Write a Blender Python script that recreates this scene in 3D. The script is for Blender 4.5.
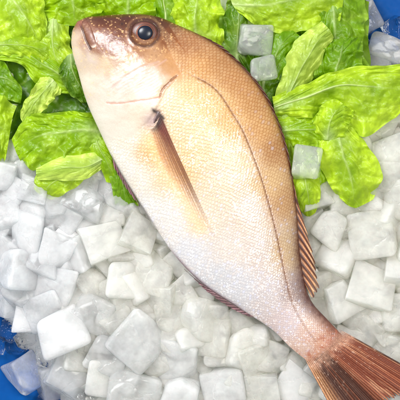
import bpy, bmesh, math, random
import numpy as np
from mathutils import Vector, Matrix, Euler

for o in list(bpy.data.objects):
    bpy.data.objects.remove(o)
SC = bpy.context.scene
COL = SC.collection

# ------------------------------------------------------------------ camera
CAM_H, FOCUS_Z = 1.6, 0.075          # camera height, height of the plane that fills the frame
cam_d = bpy.data.cameras.new('camera')
cam = bpy.data.objects.new('camera', cam_d)
COL.objects.link(cam)
cam.location = (0, 0, CAM_H)
cam_d.angle = 2 * math.atan(0.2 / (CAM_H - FOCUS_Z))
cam_d.clip_start, cam_d.clip_end = 0.05, 50
SC.camera = cam

# ------------------------------------------------------------------ light
world = bpy.data.worlds.new('World')
SC.world = world
world.use_nodes = True
bg = world.node_tree.nodes['Background']
bg.inputs['Color'].default_value = (0.93, 0.97, 1.0, 1)
bg.inputs['Strength'].default_value = 0.40


def area_lamp(name, loc, target, size, power, color):
    d = bpy.data.lights.new(name, 'AREA')
    d.shape = 'DISK'
    d.size = size
    d.energy = power
    d.color = color
    o = bpy.data.objects.new(name, d)
    COL.objects.link(o)
    o.location = loc
    o.rotation_euler = (Vector(target) - Vector(loc)).to_track_quat('-Z', 'Y').to_euler()
    return o


area_lamp('window_lamp', (-0.75, 0.75, 1.35), (0, 0, 0.05), 0.7, 27, (0.96, 0.98, 1.0))
area_lamp('ceiling_lamp', (0.7, 0.15, 2.0), (0, 0, 0.05), 0.6, 17, (1.0, 0.955, 0.87))

SC.view_settings.view_transform = 'Standard'
SC.view_settings.look = 'None'
SC.view_settings.exposure = 0.60
SC.view_settings.gamma = 1.0
SC.cycles.max_bounces = 12
SC.cycles.use_adaptive_sampling = True
SC.cycles.adaptive_threshold = 0.05
SC.cycles.adaptive_min_samples = 24
SC.cycles.transmission_bounces = 10
SC.cycles.transparent_max_bounces = 12
SC.cycles.diffuse_bounces = 4
SC.cycles.sample_clamp_indirect = 6.0
SC.cycles.caustics_refractive = True
SC.cycles.use_denoising = True

# ------------------------------------------------------------------ helpers
rng = np.random.default_rng(11)
random.seed(11)


def P(x, y, z):
    """a place on the table: millimetres across and down, height in metres"""
    k = (CAM_H - z) / (CAM_H - FOCUS_Z) / 1000.0
    return ((x - 200.0) * k, (200.0 - y) * k, z)


def PA(x, y, z):
    k = (CAM_H - z) / (CAM_H - FOCUS_Z) / 1000.0
    return np.stack([(x - 200.0) * k, (200.0 - y) * k, z], -1)


def lin(c):
    c = np.asarray(c, float) / 255.0
    return np.where(c <= 0.04045, c / 12.92, ((c + 0.055) / 1.055) ** 2.4)


def smooth(e0, e1, x):
    t = np.clip((x - e0) / (e1 - e0), 0, 1)
    return t * t * (3 - 2 * t)


def vnoise(x, y, seed=0):
    """smooth value noise, arrays in, about -1..1 out"""
    xi, yi = np.floor(x).astype(np.int64), np.floor(y).astype(np.int64)
    xf, yf = x - xi, y - yi
    u, v = xf * xf * xf * (xf * (xf * 6 - 15) + 10), yf * yf * yf * (yf * (yf * 6 - 15) + 10)

    def h(a, b):
        n = (a * 374761393 + b * 668265263 + seed * 974711) & 0x7fffffff
        n = ((n ^ (n >> 13)) * 1274126177) & 0x7fffffff
        n = n ^ (n >> 16)
        return (n & 0xffff) / 32767.5 - 1.0
    a, b, c, d = h(xi, yi), h(xi + 1, yi), h(xi, yi + 1), h(xi + 1, yi + 1)
    return (a * (1 - u) + b * u) * (1 - v) + (c * (1 - u) + d * u) * v


def fbm(x, y, seed=0, octv=4):
    s, a = 0, 1.0
    for k in range(octv):
        s = s + a * vnoise(x * 2 ** k, y * 2 ** k, seed + 17 * k)
        a *= 0.5
    return s / 1.9


def hash01(i, j, seed=0):
    n = (i * 73856093 ^ j * 19349663 ^ seed * 83492791) & 0x7fffffff
    n = ((n ^ (n >> 13)) * 1274126177) & 0x7fffffff
    return ((n ^ (n >> 16)) & 0xffff) / 65535.0


def dist_poly(x, y, pts):
    """distance to a polyline and how far along it (0..1)"""
    pts = np.asarray(pts, float)
    best = np.full(x.shape, 1e9)
    along = np.zeros(x.shape)
    seg = np.hypot(*(pts[1:] - pts[:-1]).T)
    cum = np.concatenate([[0], np.cumsum(seg)])
    for k in range(len(pts) - 1):
        a, b = pts[k], pts[k + 1]
        d = b - a
        t = np.clip(((x - a[0]) * d[0] + (y - a[1]) * d[1]) / (d @ d), 0, 1)
        dd = np.hypot(x - a[0] - t * d[0], y - a[1] - t * d[1])
        m = dd < best
        best = np.where(m, dd, best)
        along = np.where(m, (cum[k] + t * seg[k]) / cum[-1], along)
    return best, along


def catmull(pts, n):
    pts = np.asarray(pts, float)
    p = np.vstack([2 * pts[0] - pts[1], pts, 2 * pts[-1] - pts[-2]])
    t = np.linspace(0, len(pts) - 1 - 1e-9, n)
    i = t.astype(int)
    f = (t - i)[:, None]
    p0, p1, p2, p3 = p[i], p[i + 1], p[i + 2], p[i + 3]
    return 0.5 * ((2 * p1) + (-p0 + p2) * f + (2 * p0 - 5 * p1 + 4 * p2 - p3) * f ** 2 + (-p0 + 3 * p1 - 3 * p2 + p3) * f ** 3)


def grid_faces(nu, nv, wrap_v=False):
    i = np.arange(nu - 1)[:, None]
    j = np.arange(nv if wrap_v else nv - 1)[None, :]
    j2 = (j + 1) % nv
    f = np.stack([i * nv + j, (i + 1) * nv + j, (i + 1) * nv + j2, i * nv + j2], -1)
    return f.reshape(-1, 4)


def make_mesh(name, verts, faces, mat, parent=None, col=None, smooth_shade=True, attrs=None):
    me = bpy.data.meshes.new(name)
    verts = np.ascontiguousarray(verts, dtype=np.float32).reshape(-1, 3)
    faces = np.ascontiguousarray(faces, dtype=np.int32)
    k = faces.shape[1]
    me.vertices.add(len(verts))
    me.vertices.foreach_set('co', verts.ravel())
    me.loops.add(faces.size)
    me.loops.foreach_set('vertex_index', faces.ravel())
    me.polygons.add(len(faces))
    me.polygons.foreach_set('loop_start', np.arange(0, faces.size, k, dtype=np.int32))
    me.update(calc_edges=True)
    me.validate()
    if smooth_shade:
        me.polygons.foreach_set('use_smooth', np.ones(len(me.polygons), dtype=bool))
    if col is not None:
        a = me.color_attributes.new('tone', 'FLOAT_COLOR', 'POINT')
        c = np.ones((len(verts), 4), np.float32)
        c[:, :3] = np.asarray(col, np.float32).reshape(-1, 3)
        a.data.foreach_set('color', c.ravel())
    for an, av in (attrs or {}).items():
        a = me.attributes.new(an, 'FLOAT', 'POINT')
        a.data.foreach_set('value', np.ascontiguousarray(av, dtype=np.float32).ravel())
    me.materials.append(mat)
    o = bpy.data.objects.new(name, me)
    COL.objects.link(o)
    if parent is not None:
        o.parent = parent
        o.matrix_parent_inverse = Matrix.Translation(-Vector(parent.location))
    return o


def tag(o, label=None, cat=None, group=None, kind=None):
    if label:
        o['label'] = label
    if cat:
        o['category'] = cat
    if group:
        o['group'] = group
    if kind:
        o['kind'] = kind
    return o


# ------------------------------------------------------------------ materials
def new_mat(name):
    m = bpy.data.materials.new(name)
    m.use_nodes = True
    nt = m.node_tree
    return m, nt, nt.nodes, nt.links, nt.nodes['Principled BSDF']


def noise_node(N, L, scale, detail=4, coord=None, rough=0.55):
    n = N.new('ShaderNodeTexNoise')
    n.inputs['Scale'].default_value = scale
    n.inputs['Detail'].default_value = detail
    n.inputs['Roughness'].default_value = rough
    if coord is not None:
        L.new(coord, n.inputs['Vector'])
    return n


def ramp(N, L, fac, stops):
    r = N.new('ShaderNodeValToRGB')
    e = r.color_ramp.elements
    while len(e) < len(stops):
        e.new(0.5)
    for k, (p, c) in enumerate(stops):
        e[k].position = p
        e[k].color = c if len(c) == 4 else (*c, 1)
    L.new(fac, r.inputs['Fac'])
    return r


def bump(N, L, height, strength, dist, prev=None):
    b = N.new('ShaderNodeBump')
    b.inputs['Strength'].default_value = strength
    b.inputs['Distance'].default_value = dist
    L.new(height, b.inputs['Height'])
    if prev is not None:
        L.new(prev, b.inputs['Normal'])
    return b.outputs['Normal']


def mat_skin():
    m, nt, N, L, b = new_mat('fish_skin')
    a = N.new('ShaderNodeVertexColor')
    a.layer_name = 'tone'
    tc = N.new('ShaderNodeTexCoord')
    n1 = noise_node(N, L, 900, 3, tc.outputs['Object'])
    mx = N.new('ShaderNodeMix')
    mx.data_type = 'RGBA'
    mx.blend_type = 'MULTIPLY'
    mx.inputs['Factor'].default_value = 0.2
    r = ramp(N, L, n1.outputs['Fac'], [(0.30, (0.62, 0.56, 0.52)), (0.55, (1.0, 1.0, 1.0))])
    L.new(a.outputs['Color'], mx.inputs['A'])
    L.new(r.outputs['Color'], mx.inputs['B'])
    L.new(mx.outputs['Result'], b.inputs['Base Color'])
    n2 = noise_node(N, L, 420, 4, tc.outputs['Object'])
    rr = ramp(N, L, n2.outputs['Fac'], [(0.3, (0.26,) * 3), (0.7, (0.46,) * 3)])
    L.new(rr.outputs['Color'], b.inputs['Roughness'])
    b.inputs['Specular IOR Level'].default_value = 0.55
    b.inputs['Subsurface Weight'].default_value = 0.0
    b.inputs['Coat Weight'].default_value = 0.25
    b.inputs['Coat Roughness'].default_value = 0.22
    L.new(bump(N, L, n1.outputs['Fac'], 0.25, 0.0004), b.inputs['Normal'])
    return m


def mat_fin(name, alpha=1.0, rough=0.42, transl=0.3):
    m, nt, N, L, b = new_mat(name)
    a = N.new('ShaderNodeVertexColor')
    a.layer_name = 'tone'
    tc = N.new('ShaderNodeTexCoord')
    n1 = noise_node(N, L, 700, 3, tc.outputs['Object'])
    mx = N.new('ShaderNodeMix')
    mx.data_type = 'RGBA'
    mx.blend_type = 'MULTIPLY'
    mx.inputs['Factor'].default_value = 0.6
    r = ramp(N, L, n1.outputs['Fac'], [(0.32, (0.5, 0.42, 0.4)), (0.6, (1.0, 1.0, 1.0))])
    L.new(a.outputs['Color'], mx.inputs['A'])
    L.new(r.outputs['Color'], mx.inputs['B'])
    L.new(mx.outputs['Result'], b.inputs['Base Color'])
    b.inputs['Roughness'].default_value = rough
    L.new(bump(N, L, n1.outputs['Fac'], 0.3, 0.0004), b.inputs['Normal'])
    at = N.new('ShaderNodeAttribute')
    at.attribute_name = 'cover'
    L.new(at.outputs['Fac'], b.inputs['Alpha'])
    out = N['Material Output']
    t = N.new('ShaderNodeBsdfTranslucent')
    L.new(mx.outputs['Result'], t.inputs['Color'])
    ms = N.new('ShaderNodeMixShader')
    ms.inputs['Fac'].default_value = 0.0
    L.new(b.outputs['BSDF'], ms.inputs[1])
    L.new(t.outputs['BSDF'], ms.inputs[2])
    L.new(ms.outputs['Shader'], out.inputs['Surface'])
    return m


def mat_plain(name, color, rough=0.3, coat=0.0, spec=0.5):
    m, nt, N, L, b = new_mat(name)
    b.inputs['Base Color'].default_value = (*color, 1)
    b.inputs['Roughness'].default_value = rough
    b.inputs['Coat Weight'].default_value = coat
    b.inputs['Coat Roughness'].default_value = 0.05
    b.inputs['Specular IOR Level'].default_value = spec
    return m


def mat_eye():
    m, nt, N, L, b = new_mat('eye_skin')
    a = N.new('ShaderNodeVertexColor')
    a.layer_name = 'tone'
    L.new(a.outputs['Color'], b.inputs['Base Color'])
    b.inputs['Roughness'].default_value = 0.42
    b.inputs['Coat Weight'].default_value = 0.1
    b.inputs['Coat Roughness'].default_value = 0.15
    return m


def mat_lettuce():
    m, nt, N, L, b = new_mat('lettuce_leaf_surface')
    a = N.new('ShaderNodeVertexColor')
    a.layer_name = 'tone'
    tc = N.new('ShaderNodeTexCoord')
    n1 = noise_node(N, L, 70, 6, tc.outputs['Object'], 0.6)
    mx = N.new('ShaderNodeMix')
    mx.data_type = 'RGBA'
    mx.blend_type = 'MULTIPLY'
    mx.inputs['Factor'].default_value = 0.5
    r = ramp(N, L, n1.outputs['Fac'], [(0.30, (0.50, 0.56, 0.22)), (0.62, (1.0, 1.0, 1.0))])
    L.new(a.outputs['Color'], mx.inputs['A'])
    L.new(r.outputs['Color'], mx.inputs['B'])
    L.new(mx.outputs['Result'], b.inputs['Base Color'])
    b.inputs['Roughness'].default_value = 0.38
    b.inputs['Specular IOR Level'].default_value = 0.45
    vo = N.new('ShaderNodeTexVoronoi')
    vo.feature = 'DISTANCE_TO_EDGE'
    vo.inputs['Scale'].default_value = 150
    nw = noise_node(N, L, 60, 2, tc.outputs['Object'])
    add = N.new('ShaderNodeVectorMath')
    add.operation = 'MULTIPLY_ADD'
    add.inputs[1].default_value = (0.02, 0.02, 0.02)
    L.new(nw.outputs['Color'], add.inputs[0])
    L.new(tc.outputs['Object'], add.inputs[2])
    L.new(add.outputs['Vector'], vo.inputs['Vector'])
    vr = ramp(N, L, vo.outputs['Distance'], [(0.0, (0, 0, 0)), (0.12, (1, 1, 1))])
    nb = bump(N, L, vr.outputs['Color'], 0.10, 0.0005)
    nb = bump(N, L, n1.outputs['Fac'], 0.30, 0.0020, nb)
    # small wet beads
    vd = N.new('ShaderNodeTexVoronoi')
    vd.inputs['Scale'].default_value = 190
    L.new(tc.outputs['Object'], vd.inputs['Vector'])
    dr = ramp(N, L, vd.outputs['Distance'], [(0.0, (1, 1, 1)), (0.2, (0, 0, 0))])
    nb = bump(N, L, dr.outputs['Color'], 0.22, 0.0010, nb)
    L.new(nb, b.inputs['Normal'])
    t = N.new('ShaderNodeBsdfTranslucent')
    tm = N.new('ShaderNodeMix')
    tm.data_type = 'RGBA'
    tm.blend_type = 'MULTIPLY'
    tm.inputs['Factor'].default_value = 1.0
    tm.inputs['B'].default_value = (1.0, 0.98, 0.35, 1)
    L.new(mx.outputs['Result'], tm.inputs['A'])
    L.new(tm.outputs['Result'], t.inputs['Color'])
    L.new(nb, t.inputs['Normal'])
    ms = N.new('ShaderNodeMixShader')
    ms.inputs['Fac'].default_value = 0.44
    L.new(b.outputs['BSDF'], ms.inputs[1])
    L.new(t.outputs['BSDF'], ms.inputs[2])
    L.new(ms.outputs['Shader'], N['Material Output'].inputs['Surface'])
    return m


def mat_ice(name, trans=(0.1, 0.6), tint=(0.93, 0.95, 0.95), rough=0.18, sss=1.0, scale=0.02, cracks=0.35, unit=1.0, ior=1.16, dent=0.15, edge=0.35, vary=1.25):
    m, nt, N, L, b = new_mat(name)
    tc = N.new('ShaderNodeTexCoord')
    oi = N.new('ShaderNodeObjectInfo')
    add = N.new('ShaderNodeVectorMath')
    add.operation = 'MULTIPLY_ADD'
    add.inputs[1].default_value = (7, 13, 5)
    L.new(oi.outputs['Random'], add.inputs[0])
    L.new(tc.outputs['Object'], add.inputs[2])
    co = add.outputs['Vector']
    n1 = noise_node(N, L, 1.7 * unit, 4, co, 0.6)
    r = ramp(N, L, n1.outputs['Fac'], [(0.30, (trans[0],) * 3), (0.70, (trans[1],) * 3)])
    geo = N.new('ShaderNodeNewGeometry')                    # worn, frosted edges
    er = ramp(N, L, geo.outputs['Pointiness'], [(0.53, (1, 1, 1)), (0.66, (edge,) * 3)])
    em = N.new('ShaderNodeMath')
    em.operation = 'MULTIPLY'
    pr = N.new('ShaderNodeMapRange')                         # some pieces froze clearer than others
    pr.inputs['To Min'].default_value = 0.90
    pr.inputs['To Max'].default_value = vary
    L.new(oi.outputs['Random'], pr.inputs['Value'])
    pm = N.new('ShaderNodeMath')
    pm.operation = 'MULTIPLY'
    pm.use_clamp = True
    L.new(r.outputs['Color'], pm.inputs[0])
    L.new(pr.outputs['Result'], pm.inputs[1])
    L.new(pm.outputs['Value'], em.inputs[0])
    L.new(er.outputs['Color'], em.inputs[1])
    L.new(em.outputs['Value'], b.inputs['Transmission Weight'])
    b.inputs['Base Color'].default_value = (*tint, 1)
    rr = ramp(N, L, n1.outputs['Fac'], [(0.3, (rough * 1.7,) * 3), (0.7, (rough * 0.6,) * 3)])
    L.new(rr.outputs['Color'], b.inputs['Roughness'])
    b.inputs['IOR'].default_value = ior
    b.inputs['Subsurface Weight'].default_value = sss
    b.inputs['Subsurface Radius'].default_value = (0.9, 1.0, 1.0)
    b.inputs['Subsurface Scale'].default_value = scale
    n2 = noise_node(N, L, 2.6 * unit, 3, co)
    nb = bump(N, L, n2.outputs['Fac'], dent, 0.006)
    vo = N.new('ShaderNodeTexVoronoi')
    vo.feature = 'DISTANCE_TO_EDGE'
    vo.inputs['Scale'].default_value = 1.5 * unit
    w = N.new('ShaderNodeVectorMath')
    w.operation = 'MULTIPLY_ADD'
    w.inputs[1].default_value = (0.7 / unit, 0.7 / unit, 0.7 / unit)
    nw = noise_node(N, L, 1.6 * unit, 4, co)
    L.new(nw.outputs['Color'], w.inputs[0])
    L.new(co, w.inputs[2])
    L.new(w.outputs['Vector'], vo.inputs['Vector'])
    vr = ramp(N, L, vo.outputs['Distance'], [(0.0, (0, 0, 0)), (0.06, (1, 1, 1))])
    nb = bump(N, L, vr.outputs['Color'], cracks, 0.002, nb)
    L.new(nb, b.inputs['Normal'])
    return m


def mat_table():
    m, nt, N, L, b = new_mat('blue_plastic')
    tc = N.new('ShaderNodeTexCoord')
    n = noise_node(N, L, 30, 5, tc.outputs['Object'])
    r = ramp(N, L, n.outputs['Fac'], [(0.3, (0.0, 0.042, 0.19)), (0.7, (0.0, 0.062, 0.25))])
    L.new(r.outputs['Color'], b.inputs['Base Color'])
    n2 = noise_node(N, L, 260, 3, tc.outputs['Object'])
    rr = ramp(N, L, n2.outputs['Fac'], [(0.3, (0.4,) * 3), (0.7, (0.6,) * 3)])
    b.inputs['Specular IOR Level'].default_value = 0.08
    L.new(rr.outputs['Color'], b.inputs['Roughness'])
    L.new(bump(N, L, n2.outputs['Fac'], 0.15, 0.001), b.inputs['Normal'])
    return m


M_SKIN = mat_skin()
M_FIN = mat_fin('fin_rays')
M_EYE = mat_eye()
M_PUPIL = mat_plain('pupil_black', (0.004, 0.007, 0.016), 0.25, 0.0, 0.35)
M_LEAF = mat_lettuce()
M_ICE = mat_ice('milky_ice', (0.50, 0.66), (0.955, 0.982, 1.0), 0.05, cracks=0.25)
M_ICE_WARM = mat_ice('creamy_ice', (0.50, 0.66), (0.994, 0.985, 0.87), 0.05, cracks=0.25)  # cream tint paints in the warmer light, with some fish juice
M_ICE_CLEAR = mat_ice('clear_ice', (0.95, 1.0), (0.99, 0.995, 1.0), 0.02, cracks=0.35, ior=1.31, dent=0.3, edge=0.85, vary=1.3)
M_ICE_BLUE = mat_ice('bluish_ice', (0.76, 0.90), (0.965, 0.985, 1.0), 0.04, ior=1.2, vary=0.95)
M_BED = mat_ice('crushed_ice', (0.0, 0.05), (0.99, 0.99, 0.94), 0.25, unit=30)
M_TABLE = mat_table()

# ------------------------------------------------------------------ table
v = np.array([(-0.9, -0.9, 0), (0.9, -0.9, 0), (0.9, 0.9, 0), (-0.9, 0.9, 0)])
tag(make_mesh('table_surface', v, np.array([[0, 1, 2, 3]]), M_TABLE, smooth_shade=False), kind='structure')

# ------------------------------------------------------------------ the fish
FISH_Z = 0.071
FA = np.array([-8.5, -4, 0, 10, 31, 58, 91, 127, 163, 202, 238, 275, 315, 356, 378, 404])
FD = np.array([(78, 21), (87, 17.2), (96, 16.2), (117, 14.6), (150, 15), (180, 26), (213, 42), (241, 65), (264, 93), (281, 130),
               (291, 168), (297, 210), (301, 258), (312, 302), (326, 318), (343, 336)], float)
FV = np.array([(76.5, 22.5), (72.5, 30.5), (71.4, 38), (72, 49), (78, 72), (86, 100), (99.5, 131), (115.5, 164), (135, 196), (156, 228),
               (176, 257), (203, 284), (239, 308), (275, 332), (290, 347), (311, 364)], float)
NU, NVU, NVL = 860, 400, 36


def spline1(xk, yk, x):
    """natural-ish C1 hermite"""
    d = np.gradient(yk, xk)
    i = np.clip(np.searchsorted(xk, x) - 1, 0, len(xk) - 2)
    h = xk[i + 1] - xk[i]
    t = (x - xk[i]) / h
    return ((2 * t**3 - 3 * t**2 + 1) * yk[i] + (t**3 - 2 * t**2 + t) * h * d[i] + (-2 * t**3 + 3 * t**2) * yk[i + 1] + (t**3 - t**2) * h * d[i + 1])


ua = FA[0] + (FA[-1] - FA[0]) * (np.linspace(0, 1, NU) ** 1.12)
Dx, Dy = spline1(FA, FD[:, 0], ua), spline1(FA, FD[:, 1], ua)
Vx, Vy = spline1(FA, FV[:, 0], ua), spline1(FA, FV[:, 1], ua)
T = np.interp(ua, [-8.5, -5, 0, 12, 35, 70, 110, 160, 220, 280, 330, 370, 404],
              [1.0, 5.5, 9, 15, 22, 28, 32, 33, 29, 22, 14, 9, 3.5])
k = np.exp(-np.linspace(-2, 2, 41) ** 2)
T = np.convolve(np.pad(T, 20, mode='edge'), k / k.sum(), 'valid')
T[0] = 0.6


def section(v):
    w = v ** 0.93
    return np.sin(np.pi * np.clip(w, 0, 1)) ** 0.72


vv = np.linspace(0, 1, NVU)
vv = 0.5 - 0.5 * np.cos(np.pi * vv) * (0.35 + 0.65 * np.abs(np.cos(np.pi * vv)) ** 0.0)   # finer near both edges
U, Vg = np.meshgrid(np.arange(NU), vv, indexing='ij')
X = Dx[:, None] * (1 - Vg) + Vx[:, None] * Vg
Y = Dy[:, None] * (1 - Vg) + Vy[:, None] * Vg
Z = T[:, None] * section(Vg)
W = np.hypot(Dx - Vx, Dy - Vy)[:, None]
A = (X - 72) * 0.62 + (Y - 37) * 0.784
Cc = (X - 72) * 0.784 - (Y - 37) * 0.62

# scales: staggered overlapping discs, the free edge towards the tail
GILL = np.array([(150, 12), (168, 24), (184, 50), (180, 74), (166, 88), (158, 104), (146, 122), (126, 136), (104, 140), (92, 128)], float)
ga, gc = (GILL[:, 0] - 72) * 0.62 + (GILL[:, 1] - 37) * 0.784, (GILL[:, 0] - 72) * 0.784 - (GILL[:, 1] - 37) * 0.62
o_ = np.argsort(gc)
wob = 3 * vnoise(X / 9, Y / 9, 3)
scaled = smooth(-3, 9, A - np.interp(Cc, gc[o_], ga[o_]) + wob)
size = np.interp(ua, [0, 60, 120, 220, 300, 360, 404], [4.0, 4.5, 5.1, 4.7, 3.9, 3.2, 2.8])
sa = np.concatenate([[0], np.cumsum(np.diff(ua) / size[1:])])[:, None] + 0 * Vg
sb = (Vg - 0.42) * W / size[:, None]
sb = sb * 1.12 + 0.20 * vnoise(sa * 0.5, sb * 0.5, 5)
sa = sa + 0.20 * vnoise(sa * 0.5 + 40, sb * 0.5, 6)
R_ = 0.60
best_h = np.zeros_like(sa)
edge = np.full_like(sa, 0.5)
cid = np.zeros_like(sa)
best_b = np.zeros_like(sa)
done = np.zeros(sa.shape, bool)
m0 = np.floor(2 * sa).astype(int)
for dm in (-1, 0, 1, 2):
    m = m0 + dm
    off = 0.5 * (m % 2)
    n = np.round(sb - off)
    da, db = sa - 0.5 * m, sb - off - n
    dist = np.sqrt(da**2 + db**2)
    hit = (dist < R_) & ~done
    best_h = np.where(hit, 0.5 + 0.5 * da / R_, best_h)
    edge = np.where(hit, R_ - dist, edge)
    best_b = np.where(hit, db, best_b)
    cid = np.where(hit, hash01(m, n.astype(int), 3), cid)
    done |= hit
edge_line = 1 - smooth(0.0, 0.17, edge)
body_c = smooth(0, 0.25, edge)

# surface colour: what the skin itself looks like, patch by patch
CP = [(80, 24, 165, 112, 92), (76, 40, 244, 226, 208), (74, 54, 248, 232, 214), (86, 42, 205, 160, 130), (104, 22, 136, 78, 52), (112, 34, 148, 90, 60), (124, 20, 128, 74, 48),
      (100, 40, 172, 118, 84), (128, 44, 168, 112, 78), (163, 24, 120, 70, 38), (168, 36, 158, 98, 56),
      (178, 44, 182, 120, 72), (190, 44, 190, 128, 78), (92, 60, 236, 218, 200), (104, 64, 238, 212, 182), (130, 58, 232, 198, 160),
      (152, 58, 222, 178, 138), (172, 62, 222, 172, 122), (150, 78, 236, 218, 206), (120, 85, 238, 222, 210), (108, 100, 246, 232, 218),
      (146, 100, 248, 232, 214), (170, 96, 246, 222, 190), (85, 80, 250, 238, 222), (98, 116, 251, 243, 232), (128, 138, 249, 238, 226),
      (115, 152, 251, 247, 240), (200, 66, 222, 166, 104), (222, 62, 196, 138, 80), (240, 80, 206, 146, 84), (256, 100, 206, 148, 84),
      (190, 90, 240, 200, 148), (180, 112, 242, 218, 184), (210, 100, 240, 204, 150), (230, 120, 234, 186, 122), (260, 130, 220, 166, 104),
      (277, 150, 196, 140, 84), (240, 160, 240, 214, 184), (200, 140, 243, 218, 182), (222, 182, 241, 222, 202), (180, 164, 243, 210, 166),
      (162, 176, 247, 226, 198), (150, 152, 240, 200, 156), (140, 180, 251, 244, 236), (270, 182, 232, 196, 150), (286, 200, 206, 160, 112),
      (250, 212, 236, 220, 212), (200, 222, 246, 232, 218), (170, 222, 247, 243, 243), (190, 252, 240, 240, 247), (230, 250, 241, 232, 229),
      (260, 250, 232, 220, 218), (284, 250, 220, 192, 160), (240, 288, 234, 234, 242), (214, 280, 232, 233, 241), (268, 292, 230, 222, 226),
      (296, 292, 178, 160, 164), (290, 322, 234, 220, 226), (308, 332, 238, 208, 202), (322, 346, 226, 178, 160), (336, 340, 178, 112, 88),
      (308, 350, 236, 216, 210), (316, 360, 206, 150, 122), (128, 170, 250, 245, 240), (145, 205, 248, 246, 246)]
CP += [(98, 47, 160, 102, 72), (112, 48.5, 164, 106, 74), (124, 48, 160, 104, 72), (138, 51, 190, 140, 104), (118, 34, 136, 80, 54), (108, 40, 150, 92, 62)]
CP = np.array(CP, float)
cl = lin(CP[:, 2:])
num, den = np.zeros(X.shape + (3,)), np.zeros(X.shape)
Xw, Yw = X + 4 * fbm(X / 14, Y / 14, 21), Y + 4 * fbm(X / 14, Y / 14, 22)
for (cx, cy), cc in zip(CP[:, :2], cl):
    d2 = (Xw - cx) ** 2 + (Yw - cy) ** 2
    w = 1 / (d2 + 45) ** 1.9
    num += w[..., None] * cc
    den += w
colr = 0.55 * (num / den[..., None]) ** 1.24


def tint(col, mask, rgb, mul=False):
    c = lin(rgb)
    mask = np.clip(mask, 0, 1)[..., None]
    return col * (1 - mask) + (col * c if mul else c) * mask


lum = colr.mean(-1, keepdims=True)
colr = np.clip(lum + 1.05 * (colr - lum), 0.004, 1) * np.array((1.0, 1.0, 0.97))
gold = np.clip((colr[..., 0] - colr[..., 2]) * 1.7, 0, 1)
# scale net on the back, silver centres on the flank
net = edge_line * scaled
colr = tint(colr, net * (0.10 + 0.50 * gold), (140, 84, 40))
colr = tint(colr, scaled * body_c * 0.18 * (0.6 + gold) * (0.6 + 0.4 * cid), (255, 226, 178))
glit = scaled * smooth(0.24, 0.42, fbm(X / 1.1, Y / 1.1, 35, 2) + 0.25 * fbm(X / 16, Y / 16, 36, 2)) * smooth(60, 150, A) * smooth(0.12, 0.3, Vg)
colr = tint(colr, glit * 0.38, (250, 248, 250))
lil = scaled * smooth(0.0, 0.09, 0.14 - cid) * body_c * smooth(110, 220, A) * (1 - gold)
colr = tint(colr, lil * 0.5, (196, 196, 214))
warm = scaled * smooth(0.55, 0.75, cid) * smooth(0.85, 0.6, cid) * (1 - gold) * 0.14
colr = tint(colr, warm, (240, 196, 160))
# darker forehead and snout
colr = colr * (1 - 0.34 * smooth(0.42, 0.22, Vg + 0.05 * fbm(X / 5, Y / 5, 23)) * smooth(72, 40, A))[..., None]
# silvery cheek
chk = np.exp(-(((X - 128) / 40) ** 2 + ((Y - 86) / 24) ** 2) ** 2)
colr = tint(colr, chk * (0.25 + 0.3 * fbm(X / 6, Y / 6, 24)), (226, 214, 208))
# brown freckles on top of the head
fre = smooth(0.18, 0.5, fbm(X / 2.2, Y / 2.2, 31, 3)) * smooth(0.55, 0.25, Vg) * smooth(88, 40, A)
hd = np.clip((0.62 - colr[..., 1]) * 3, 0, 1)
colr = tint(colr, fre * hd * 0.7, (76, 38, 22))
fre2 = smooth(0.30, 0.55, fbm(X / 1.8 + 9, Y / 1.8, 33, 3)) * hd * smooth(95, 50, A)
colr = tint(colr, fre2 * 0.6, (222, 176, 120))
# nape: dark blotch running down behind the eye
dn, _ = dist_poly(X, Y, [(166, 24), (172, 34), (182, 44), (196, 50), (206, 58)])
colr = tint(colr, np.exp(-(dn / 6) ** 2) * (0.15 + 0.5 * fbm(X / 3, Y / 3, 41)), (116, 66, 34))
# cheek: bare, faintly lined plate
dch, _ = dist_poly(X, Y, [(112, 88), (126, 76), (140, 68), (158, 62)])
colr = tint(colr, np.exp(-(dch / 1.3) ** 2) * 0.5, (170, 140, 130))
dch2, _ = dist_poly(X, Y, [(118, 90), (132, 80), (150, 70), (166, 60)])
colr = tint(colr, np.exp(-(dch2 / 1.0) ** 2) * 0.4, (186, 150, 140))
lines = (0.5 + 0.7 * fbm(X / 7, Y / 7, 49)) * np.sin((X * 0.5 + Y * 0.86) * 2.1 + 3.2 * fbm(X / 9, Y / 9, 44)) * np.exp(-(np.hypot((X - 132) / 34, (Y - 84) / 15)) ** 4)
colr = tint(colr, np.clip(lines, 0, 1) * 0.22, (190, 160, 150))
# gill slit and the lower edge of the gill cover
dg, tg = dist_poly(X, Y, [(177, 76), (172, 79.5), (168, 84), (163.5, 88), (161, 92), (160, 97)])
wg = 0.8 + 1.0 * np.sin(np.pi * np.clip(tg, 0, 1))
dg = np.clip(dg + 0.5 * vnoise(X / 2.2, Y / 2.2, 48), 0, None)
colr = tint(colr, np.exp(-(dg / wg) ** 2) * 1.0, (30, 12, 8))
colr = tint(colr, np.exp(-(dg / 4.5) ** 2) * 0.35, (205, 140, 90))
dg2, _ = dist_poly(X, Y, [(160, 97), (150, 99.5), (136, 101), (120, 103.5), (107, 103)])
dg2 = dg2 + 0.5 * vnoise(X / 3, Y / 3, 46)
colr = tint(colr, np.exp(-(dg2 / 0.9) ** 2) * 0.6, (178, 108, 88))
dg3, _ = dist_poly(X, Y, [(177, 76), (183, 66), (186, 52), (183, 40)])
colr = tint(colr, np.exp(-((dg3 + 1.2 * vnoise(X / 4, Y / 4, 47)) / 1.8) ** 2) * 0.12, (140, 84, 48))
dm, _ = dist_poly(X, Y, [(84, 46), (88, 52), (89, 60), (95, 62)])
colr = tint(colr, np.exp(-(dm / 2.2) ** 2) * 0.35, (180, 165, 160))
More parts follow.
